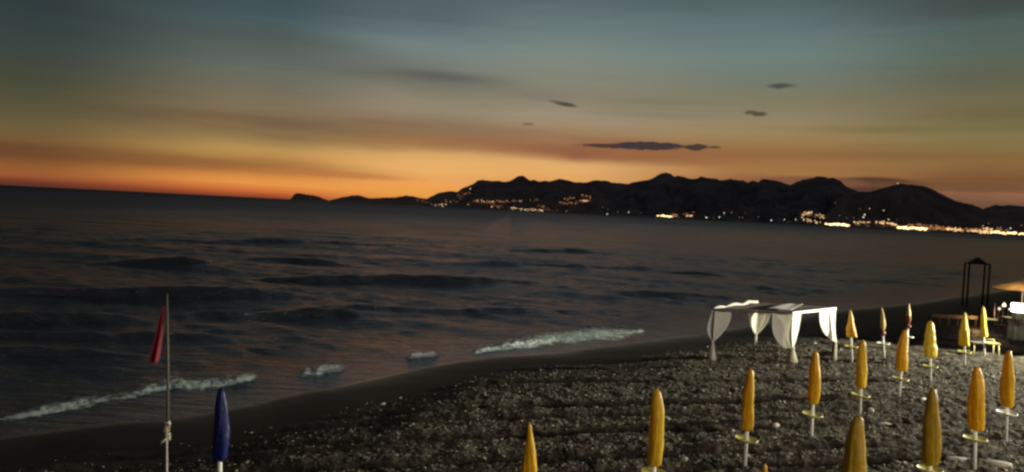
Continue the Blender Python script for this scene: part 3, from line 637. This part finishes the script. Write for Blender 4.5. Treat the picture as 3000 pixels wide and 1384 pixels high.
U((2389, 1025), (2377, 1279), 1182, 31, "amber umbrella in front of the pergola's nearest curtain, third row", AMB, 1214)
U((2528, 993), (2519, 1213), 1137, 30, "amber umbrella directly behind the fat one at the bottom", GOLD, 1157)
U((2652, 964), (2634, 1159), 1087, 30, "amber umbrella with a bright fold, hiding the pole of a red hemmed one", AMB, 1109)
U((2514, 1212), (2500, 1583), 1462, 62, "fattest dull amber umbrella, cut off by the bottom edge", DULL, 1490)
U((2725, 939), (2726, 1118), 1047, 31, "crumpled pale yellow umbrella between the amber ones and the banded one", YEL, 1073, 'crumpled')
U((2827, 913), (2826, 1072), 1013, 25, "yellow umbrella wound with two bands round its middle", YEL, 1031, 'wrapped')
U((2880, 896), (2884, 1042), 988, 17, "slim lemon yellow umbrella behind the low yellow table", YEL, None, 'slim')
U((2583, 898), (2590, 1048), 984, 16, "narrow umbrella with red knotted hem and white tray, standing free", TAN, 1006, 'knot', WTRAY, "two umbrellas with red hems")
U((2663, 887), (2657, 1031), 963, 15, "narrow umbrella with long red hem behind an amber one", TAN, 986, 'knot', WTRAY, "two umbrellas with red hems", lower=.5)
U((2491, 906), (2496, 1068), 987, 28, "flared orange umbrella standing right beside the pergola", AMB, 1015, 'flared')
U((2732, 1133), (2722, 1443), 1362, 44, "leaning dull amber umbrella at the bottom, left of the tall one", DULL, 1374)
U((2862, 1070), (2855, 1372), 1258, 44, "tall broad amber umbrella with a round tip and a tilted tray", AMB, 1284)
U((2957, 1024), (2947, 1282), 1192, 34, "brownish amber umbrella nearest the right edge", AMB, 1209, mt=WTRAY)
U((2241, 1353), (2236, 1800), 1600, 62, "orange umbrella of which only the tip rises above the bottom edge", AMB, 1650, 'flared')
U((647, 1131), (642, 1510), 1346, 42, "closed royal blue umbrella alone on the left of the beach", BLUE, None, 'plain', group=None)

# ------------------------------------------------------------------ red flag
fb = onz(489, 1489); ft = aty(487, 862, fb.y)
root = empty("flagpole", (fb.x, fb.y, 0), "thin pole with a drooping red flag left of the blue umbrella", "flagpole", rot=(0, math.atan2(ft.x - fb.x, ft.z), 0))
H = ft.z; kz = aty(488, 1262, fb.y).z
mb = MB(); mb.tube([(0, 0, -.3), (0, 0, kz + .1)], .018, 10); mb.build("lower_pole", mat("pale_weathered_pole", (.45, .42, .36), .6, (20, .2)), root)
mb = MB(); mb.tube([(.005, .03, kz - .2), (.012, .03, kz + 1.2), (0, .03, H)], [.026, .024, .016], 10); mb.build("upper_pole", mat("grey_brown_wood", (.08, .07, .06), .7, (20, .25)), root)
rg = MB(); pts = []
for i in range(60):
    t = i / 59; a = t * 6 * 6.28; pts.append((.042 * math.cos(a) + .01 * math.sin(9 * t), .015 + .042 * math.sin(a), kz - .17 + .34 * t + .01 * math.sin(31 * t)))
rg.tube(pts, .016, 6); rg.tube([(.03, -.02, kz - .12), (-.05, -.05, kz - .18), (-.10, -.04, kz - .26)], [.016, .02, .006], 6); rg.tube([(.02, -.03, kz + .1), (.08, -.05, kz + .12), (.07, -.05, kz + .02)], [.014, .016, .006], 6)
rg.build("rope_lashing", mat("off_white_rope", (.55, .50, .38), .8, (30, .2)), root)
# flag cloth hanging in folds from the pole head
nu, nv_ = 22, 40; V = np.zeros((nv_, nu, 3)); zt = aty(487, 893, fb.y).z; zl_ = aty(487, 1062, fb.y).z
for i in range(nv_):
    v = i / (nv_ - 1)
    for j in range(nu):
        u = j / (nu - 1)
        out = -(.03 + (.03 + .15 * v) * u)
        V[i, j] = (out - .12 * v ** 1.5, .05 * math.sin(u * 11 + v * 1.5) * (.25 + v), zt - (zt - zl_) * v * (1 - .18 * u * (1 - v)) - .03 * u)
V[:, 0, 0] = np.linspace(-.025, -.17, nv_)
me = mesh_np("flag", V.reshape(-1, 3), grid_faces(nv_, nu)); o = link("flag", me, mat("red_flag_cloth", (.21, .012, .025), .7, (6, .15), trans=(.3, (.6, .02, .03))), root, True)
o.modifiers.new("thickness", 'SOLIDIFY').thickness = .003

# ------------------------------------------------------------------ pergola with white curtains
ZR = 2.25
C1, C2, C3, C4 = [onz(x, y, ZR) for x, y in ((2091, 908), (2319, 917), (2449, 903), (2219, 890))]
cen = (C1 + C2 + C3 + C4) / 4
perg = empty("pergola", (cen.x, cen.y, 0), "flat roofed beach pergola with white curtains tied back at its four posts", "pergola")
def L_(v): return Vector((v.x - cen.x, v.y - cen.y, v.z))
K = [L_(c) for c in (C1, C2, C3, C4)]
DK = mat("dark_brown_timber", (.055, .038, .03), .7, (6, .3)); WP = mat("white_painted_timber", (.75, .75, .72), .5, (6, .08))
for c in K:
    mb = MB(); mb.box((c.x - .035, c.y - .035, -.3), (c.x + .035, c.y + .035, ZR - .062)); mb.build("post", DK, perg, False)
def beam(a, b, name, m, w=.04, h0=-.06, h1=.03, trim=.0):
    d = (b - a); L = d.length; ang = math.atan2(d.y, d.x); M = Matrix.Translation(a) @ Matrix.Rotation(ang, 4, 'Z')
    mb = MB(); mb.box((trim, -w, h0), (L - trim, w, h1), M); return mb.build(name, m, perg, False)
beam(K[0], K[1], "front_beam", DK); beam(K[1], K[2], "side_beam", WP, trim=.045); beam(K[3], K[2], "back_beam", DK); beam(K[0], K[3], "side_beam", DK, trim=.045)
# roof of dark reed matting in strips, laid across the frame, sagging a little
ra = MB()
def bil(u, v): return (K[0] * (1 - u) + K[1] * u) * (1 - v) + (K[3] * (1 - u) + K[2] * u) * v
n = 40; V = np.zeros((n, n, 3))
for i in range(n):
    for j in range(n):
        u, v = -.01 + 1.02 * j / (n - 1), .01 + .98 * i / (n - 1); p = bil(u, v)
        V[i, j] = (p.x, p.y, ZR + .045 - .05 * math.sin(math.pi * u * 2) ** 2 * math.sin(math.pi * v) + .006 * math.sin(v * 60))
o = link("roof_matting", mesh_np("roof_matting", V.reshape(-1, 3), grid_faces(n, n)), mat("dark_reed_matting", (.075, .055, .048), .85, (4, .4), bump=(30, .8)), perg, True)
o.modifiers.new("thickness", 'SOLIDIFY').thickness = .012
WH = mat("white_curtain_cloth", (.80, .80, .76), .8, (3, .04), trans=(.42, (.66, .60, .44)), bump=(7, .25))
# pale cloth thrown over the roof beside the nearest corner
n = 26; V = np.zeros((n, n, 3))
for i in range(n):
    for j in range(n):
        s, t = i / (n - 1), j / (n - 1)
        a = bil(.60, .12) * (1 - s) + bil(.46, .93) * s; b_ = bil(.96, .05) * (1 - s) + bil(.62, .93) * s
        p = a * (1 - t) + b_ * t; V[i, j] = (p.x, p.y, ZR + .105 + .012 * math.sin(5 * t + 3 * s) + .05 * s * (1 - s))
o = link("roof_cloth", mesh_np("roof_cloth", V.reshape(-1, 3), grid_faces(n, n)), mat("lilac_white_cloth", (.5, .47, .5), .8, (4, .15), bump=(10, .4)), perg, True)
o.modifiers.new("thickness", 'SOLIDIFY').thickness = .008
# rolled white cloth bunched on the left beam
pts = []; rs = []; N = 46
for i in range(N):
    t = i / (N - 1); p = K[0] * (1 - t * .97) + K[3] * t * .97
    pts.append((p.x + .04 * math.sin(13 * t), p.y, ZR + .055 + .03 * math.sin(17 * t) + .04 * t)); rs.append(.024 + .032 * t + .022 * abs(math.sin(10.5 * t)))
mb = MB(); mb.tube(pts, rs, 14); mb.build("rolled_cloth", WH, perg)
def curtain(c, d, w, ztie, tx, bulge=.0, seed=0, wt=.06, top=ZR - .03):
    """panel gathered from beam direction d (unit), width w, down to the tie point"""
    nu, nv = 34, 40; V = np.zeros((nv, nu, 3)); nrm = Vector((-d.y, d.x, 0))
    for i in range(nv):
        v = i / (nv - 1); e = v ** 2.7
        for j in range(nu):
            u = j / (nu - 1)
            ww = w * (1 - e) + wt * e + bulge * math.sin(math.pi * v) * .4
            off_ = nrm * (.025 + (.006) * math.sin(u * 11 + seed + .8 * v) * (.5 + .8 * v) + .05 * math.sin(math.pi * v) * math.sin(u * 3 + seed))
            p = c + d * (u * ww - bulge * .5 * math.sin(math.pi * v ** 1.3)) + off_ + tx * e
            V[i, j] = (p.x, p.y, top + (ztie - top) * (v + .03 * math.sin(math.pi * v) * (1 - u)) - (.05 * u * (1 - u) * 4 * (1 - v)))
    o = link("curtain", mesh_np("curtain", V.reshape(-1, 3), grid_faces(nv, nu)), WH, perg, True); return o
def tail(c, tx, ztie, zend, w0=.055, w1=.14, lean=(0, 0)):
    mb = MB(); nn = 18; prof = [(w0 * 1.5, ztie + .05), (w0 * 1.25, ztie + .02), (w0 * .8, ztie - .02), (w0, ztie - .1), ((w0 + w1) / 2, (ztie + zend) / 2), (w1, zend + .04), (w1 * .5, zend)]
    mb.lathe(prof, 24, lambda th, i: 1 + .28 * math.sin(5 * th + i) * (i / 6))
    vs = []
    for x, y, z in mb.v:
        t = max(0, (ztie - z) / (ztie - zend)); vs.append((x + c.x + tx.x + lean[0] * t, y * .7 + c.y + tx.y + lean[1] * t, z))
    mb.v = vs; return mb.build("curtain_tail", WH, perg)
def un(a, b): d = b - a; d.z = 0; return d.normalized()
dF, dS = un(K[0], K[1]), un(K[0], K[3])
Vx = lambda x, y=0: Vector((x, y, 0))
curtain(K[0] + Vx(-.06, -.06), dF, .74, 1.02, Vx(.06, .0), .30, 1); curtain(K[0], dS, .5, 1.02, Vx(.02, -.02), .05, 2); tail(K[0], Vx(.02, -.05), 1.02, .30, .05, .12, (.04, 0))
curtain(K[1] + Vx(.03, -.06), -dF, .84, .88, Vx(.02, .0), -.22, 3, .34); curtain(K[1], dS, 1.15, .86, Vx(.14, -.04), .0, 4); tail(K[1], Vx(.12, -.06), .86, .30, .055, .12, (.08, 0))
curtain(K[2], -dF, .55, .80, Vx(.06, .0), -.1, 5); curtain(K[2], -dS, 2.0, .80, Vx(.10, -.04), -.05, 6); tail(K[2], Vx(.07, -.03), .80, .02, .045, .07, (.0, 0))
curtain(K[3], -dF, .4, .92, Vx(.03, -.05), -.0, 7); curtain(K[3], dF, .62, .92, Vx(-.02, -.05), .1, 8); curtain(K[3], -dS, .7, .92, Vx(.0, -.02), .0, 9)
tail(K[3], Vx(.0, -.04), .92, .45, .05, .05)

# ------------------------------------------------------------------ low table with a raised yellow end behind the slim umbrella
tb = onz(2868, 1040); tb.z = 0
t = empty("low_table", tb, "low table on thin pale yellow legs under the slim lemon umbrella", "table")
PY = mat("pale_yellow_plastic", (.66, .58, .22), .45, (8, .1)); PG = mat("dull_grey_board", (.20, .19, .15), .6, (6, .2))
s = F / tb.y / 1.0; M1 = Matrix.Rotation(-.12, 4, 'Z')
mb = MB(); mb.box((-.42, -.28, .56), (.26, .30, .60), M1); mb.build("tabletop", PG, t, False)
mb = MB(); mb.box((.265, -.28, .565), (.80, .32, .615), M1); mb.build("raised_end", PY, t, False)
for x, y in ((-.34, -.24), (-.34, .26), (.72, -.24), (.72, .27)):
    mb = MB(); mb.tube([M1 @ Vector((x, y, .56)), M1 @ Vector((x + .04 * (1 if x > 0 else -.3), y, -.05))], .026, 10); mb.build("leg", PY, t)
mb = MB(); mb.tube([M1 @ Vector((.30, .30, .615)), M1 @ Vector((.32, .31, .72)), M1 @ Vector((.76, .31, .72)), M1 @ Vector((.78, .30, .615))], .018, 8); mb.build("end_rail", PY, t)

# ------------------------------------------------------------------ dark four post shower frame by the water
cb = onz(2855, 893, -.1); g0 = float(ground(np.array([cb.x]), np.array([cb.y]))[0])
t = empty("beach_gazebo", (cb.x, cb.y, g0), "dark skeletal gazebo of four posts with a small pointed roof, near the waterline", "gazebo")
DI = mat("dark_iron", (.012, .011, .012), .6, (6, .2))
GH = aty(2855, 772, cb.y).z - g0; rr_ = 37 / F * cb.y; th0 = math.radians(27)
cs = [Vector((rr_ * math.cos(th0 + i * math.pi / 2), rr_ * math.sin(th0 + i * math.pi / 2), 0)) for i in range(4)]
for c in cs:
    mb = MB(); mb.tube([c + Vector((0, 0, -.4)), c + Vector((0, 0, GH - .055))], .075, 10); mb.build("post", DI, t)
mb = MB()
for i in range(4): mb.tube([cs[i] + Vector((0, 0, GH)), cs[(i + 1) % 4] + Vector((0, 0, GH))], .055, 8)
mb.build("top_frame", DI, t)
mb = MB(); e = .80; n = 4
base_ = [c * e + Vector((0, 0, GH + .06)) for c in cs]; mid_ = [c * .35 + Vector((0, 0, GH + .36)) for c in cs]
vs = base_ + mid_ + [Vector((0, 0, GH + .52))] + [b + Vector((0, 0, -.05)) for b in base_]
mb.add(vs, [(i, (i + 1) % 4, 4 + (i + 1) % 4, 4 + i) for i in range(4)] + [(4 + i, 4 + (i + 1) % 4, 8) for i in range(4)] + [(9 + i, 9 + (i + 1) % 4, (i + 1) % 4, i) for i in range(4)] + [(12, 11, 10, 9)])
mb.build("roof", DI, t, False)

# ------------------------------------------------------------------ beach bar at the right edge
OC = onz(3000, 985); oy = 42.0
def at(px, py, y=oy): return aty(px, py, y)
# open umbrella lit from below
ap = at(3000, 824); ed = at(2912, 844); ux = ap.x
t = empty("open_umbrella", (ux, oy, 0), "open sand coloured umbrella lit from beneath at the right edge", "umbrella")
R_ = (ap.x - ed.x) * .985; mb = MB(); seg = 8; V = []
zr = ed.z; za = ap.z; N1 = 14
for i in range(N1 + 1):
    tt = i / N1
    for j in range(64):
        th = 2 * math.pi * j / 64; sc_ = math.cos(math.pi / seg) / math.cos(((th) % (2 * math.pi / seg)) - math.pi / seg)
        r = R_ * (tt if tt > .001 else .01) * sc_; z = za - (za - zr) * tt ** 1.08 - .06 * tt * (1 - sc_) * 6
        V.append((r * math.cos(th), r * math.sin(th), z))
mb.add(V, [(i * 64 + j, i * 64 + (j + 1) % 64, (i + 1) * 64 + (j + 1) % 64, (i + 1) * 64 + j) for i in range(N1) for j in range(64)])
SAND = mat("sand_canvas", (.55, .46, .32), .75, (4, .1), trans=(.45, (.8, .62, .36)))
mb.build("canopy", SAND, t).modifiers.new("thickness", 'SOLIDIFY').thickness = .004
mb = MB(); mb.tube([(.25, 0, -.2), (.25, 0, za - .1)], .03, 10); mb.build("pole", mat("dark_pole", (.05, .045, .04), .6), t)
for i in range(8):
    th = math.pi / 4 * i; mb = MB(); mb.tube([(0, 0, za - .05), (R_ * .97 * math.cos(th), R_ * .97 * math.sin(th), zr - .015)], .012, 6); mb.build("rib", POLE, t)
mb = MB(); mb.lathe([(.03, za - .01), (.05, za + .02), (.02, za + .07)], 10); mb.build("finial", POLE, t)
# string of beads
sp_ = at(2993, 850); t = empty("bead_string", (sp_.x, oy - .1, at(2993, 846).z), "string of pale beads hanging beneath the open umbrella", "hanging string")
a = at(2993, 850).z - t.location.z; b_ = at(2993, 886).z - t.location.z
mb = MB(); mb.tube([(0, 0, 0), (0, 0, b_)], .004, 6); mb.build("cord", POLE, t)
for i in range(7):
    z = a + (b_ - a) * i / 6.5; mb = MB(); mb.lathe([(.004, z - .03), (.02, z - .01), (.02, z + .01), (.004, z + .03)], 8); mb.build("bead", WTRAY, t)
# counter draped in pale cloth
cl0 = at(2979, 914, 41.0); ct = cl0.z
t = empty("bar_counter", (cl0.x + 1.2, 41.6, 0), "tall counter draped in pale grey green cloth at the right edge", "counter")
CB = mat("grey_green_cloth", (.5, .52, .44), .85, (3, .15), bump=(6, .5))
nu, nv = 60, 14; V = np.zeros((nv, nu, 3))
for i in range(nv):
    v = i / (nv - 1)
    for j in range(nu):
        u = j / (nu - 1) * 4.0
        if u < .6: x, y, nx, ny = -1.2, .6 - u, -1, 0
        elif u < 3.4: x, y, nx, ny = -1.2 + (u - .6), 0, 0, -1
        else: x, y, nx, ny = 1.6, (u - 3.4), 1, 0
        q_ = .04 * v * math.sin(u * 14) + .03 * v
        V[i, j] = (x + nx * q_, y - .6 + ny * q_, ct - .45 - (ct - .55) * v)
o = link("cloth_drape", mesh_np("cloth_drape", V.reshape(-1, 3), grid_faces(nv, nu)), CB, t, True); o.modifiers.new("thickness", 'SOLIDIFY').thickness = .01
mb = MB(); mb.box((-1.23, -.63, ct - .45), (1.63, .62, ct - .40)); mb.build("countertop", PG, t, False)
mb = MB(); mb.tube([(-1.05, -.68, ct - .75), (-.9, -.7, ct - .83), (-.7, -.7, ct - .98), (-.5, -.7, ct - 1.02)], .016, 8); mb.build("cord", WTRAY, t)
# glowing box lantern on the counter
l0 = at(2983, 912, 40.9)
LG = emat("lantern_glow", (1, .86, .66), 9.0); LG.cycles.emission_sampling = 'AUTO'
zb_ = at(2983, 913, 41.2).z; hh_ = 25 * 41.2 / F; ww_ = 14 * 41.2 / F
t = empty("box_lantern", (l0.x, 40.9, ct - .40), "big glowing white box lantern standing on the draped counter", "lantern")
zz = zb_ - (ct - .40)
mb = MB(); mb.box((-ww_ * .8, -ww_ * .8, 0), (ww_ * .8, ww_ * .8, max(.05, zz))); mb.build("stand", PG, t, False)
mb = MB(); r_c = [(ww_ * .9, zz + .002), (ww_, zz + .04), (ww_, zz + hh_ - .04), (ww_ * .9, zz + hh_)]
mb.lathe(r_c, 32, lambda th, i: 1 / max(abs(math.cos(th)), abs(math.sin(th))) ** .85); mb.build("glowing_shade", LG, t)
mb = MB(); mb.lathe([(ww_ * .5, zz + hh_ + .002), (ww_ * .4, zz + hh_ + .02), (.02, zz + hh_ + .03)], 16); mb.build("cap", PG, t)
# lamp lit figures beyond: two bulbs with reflectors
def lamp(px, py, w, h, label, e, y=44.0, shape='cone'):
    c = at(px, py, y); r = w / 2 * y / F; hh = h * y / F
    t = empty("bar_lamp", (c.x, y, 0), label, "lamp", "small lamps of the beach bar")
    mb = MB(); mb.tube([(.0, .06, -.2), (.0, .06, c.z - .05)], .018, 8); mb.build("stem", mat("dark_pole", (.05, .045, .04), .6), t)
    mb = MB(); mb.lathe([(r, c.z - hh / 2), (r * .9, c.z), (r * .25, c.z + hh / 2)] if shape == 'cone' else [(r * .4, c.z - hh / 2), (r, c.z - hh * .2), (r, c.z + hh * .2), (r * .4, c.z + hh / 2)], 18)
    mb.build("glowing_bulb", emat("bar_lamp_glow", (1, .78, .55), e), t)
lamp(2942, 893, 10, 11, "bright cone lamp left of the box lantern", 2.5)
lamp(2928, 905, 8, 8, "smaller lamp lower left of the bright cone lamp", 1.2, shape='bulb')
lamp(2957, 906.5, 3.5, 3.5, "tiny point lamp between the cone lamp and the box lantern", 3, shape='bulb')
# brightly lit small table with a thin stick
tt = at(2906, 936, 46); t = empty("small_table", (tt.x, 46, 0), "small table with a brightly lit pale top left of the bar lamps", "table")
mb = MB(); mb.box((-.50, -.3, tt.z - .03), (.45, .3, tt.z + .03)); mb.build("tabletop", mat("cream_plastic", (.75, .68, .5), .5, (5, .05)), t, False)
for x, y in ((-.42, -.24), (.38, -.24), (-.42, .24), (.38, .24)):
    mb = MB(); mb.tube([(x, y, tt.z - .03), (x, y, -.05)], .02, 8); mb.build("leg", DK, t)
st = at(2914, 931, 45.9); tp = at(2916, 884, 45.9)
mb = MB(); mb.tube([(0, 0, 0), (tp.x - st.x, 0, (tp.z - st.z) * .5), (tp.x - st.x, 0, tp.z - st.z)], [.02, .017, .024], 8); o = mb.build("stick", mat("pale_wood_stick", (.6, .42, .3), .6, (8, .1))); o.location = (st.x, 45.9, tt.z + .03); tag(o, "thin upright pale stick standing on the bright small table", "stick")
# low timber edge of the walkway, lit from its right end
wa = at(2800, 933, 47); wb = at(2864, 932, 47)
t = empty("boardwalk", (wb.x, 47, 0), "low timber walkway lit warm from its right end, beyond the umbrellas", "boardwalk")
BW = mat("warm_timber", (.10, .07, .04), .7, (5, .25), bump=(12, .4)); zz = wb.z
for i in (1, 2):
    mb = MB(); z0 = zz - .2 + i * .105; mb.box((wa.x - wb.x - 1.5, -.025 + .004 * i, z0), (0, .02 + .004 * i, z0 + .09)); mb.build("plank", BW, t, False)
for i in range(6):
    x = (wa.x - wb.x - 1.4) * i / 5 - .06; mb = MB(); mb.box((x - .04, .04, -.1), (x + .04, .11, zz + .09)); mb.build("post", DK, t, False)
# chairs in the dim light behind the lamps
CH = mat("reddish_brown_wood", (.07, .03, .022), .7, (5, .2))
def chair(px, y, rz, label):
    c = at(px, 930, y); t = empty("bar_chair", (c.x, y, 0), label, "chair", "dim chairs of the beach bar", (0, 0, rz))
    mb = MB(); mb.box((-.21, -.21, .44), (.21, .21, .475)); mb.build("seat", CH, t, False)
    for x, yy in ((-.18, -.18), (.18, -.18), (-.18, .18), (.18, .18)):
        mb = MB(); mb.tube([(x, yy, .44), (x * 1.1, yy * 1.1, -.05)], .018, 8); mb.build("leg", CH, t)
    mb = MB(); mb.tube([(-.18, .19, .475), (-.18, .24, .95)], .018, 8); mb.tube([(.18, .19, .475), (.18, .24, .95)], .018, 8); mb.box((-.19, .20, .70), (.19, .225, .94)); mb.build("backrest", CH, t)
chair(2942, 44.6, .5, "dim brown chair below the cone lamp"); chair(2964, 43.6, -.6, "dim brown chair left of the draped counter")
# light of the lamps, plus unseen points added for walkway and table
def pt(name, loc, e, col, r=.1):
    d = bpy.data.lights.new(name, 'POINT'); o = bpy.data.objects.new(name, d); COL.objects.link(o); d.energy = e; d.color = col; d.shadow_soft_size = r; o.location = loc
v = at(2943, 893, 43.4); pt("cone_lamp_light", v, 26, (1, .7, .42))
v = at(2862, 922, 46.55); pt("walkway_light", v, 60, (1, .6, .25), .05)
v = at(2978, 900, 40.2); pt("lantern_light", v, 22, (1, .8, .55))
v = at(2985, 878, 41.3); pt("lantern_top_light", v, 85, (1, .8, .55))
v = at(2912, 918, 45.6); pt("table_fill", v, 9, (1, .8, .55), .04)  # added where no lamp stands, brightens the table top
print("objects", len(bpy.data.objects))
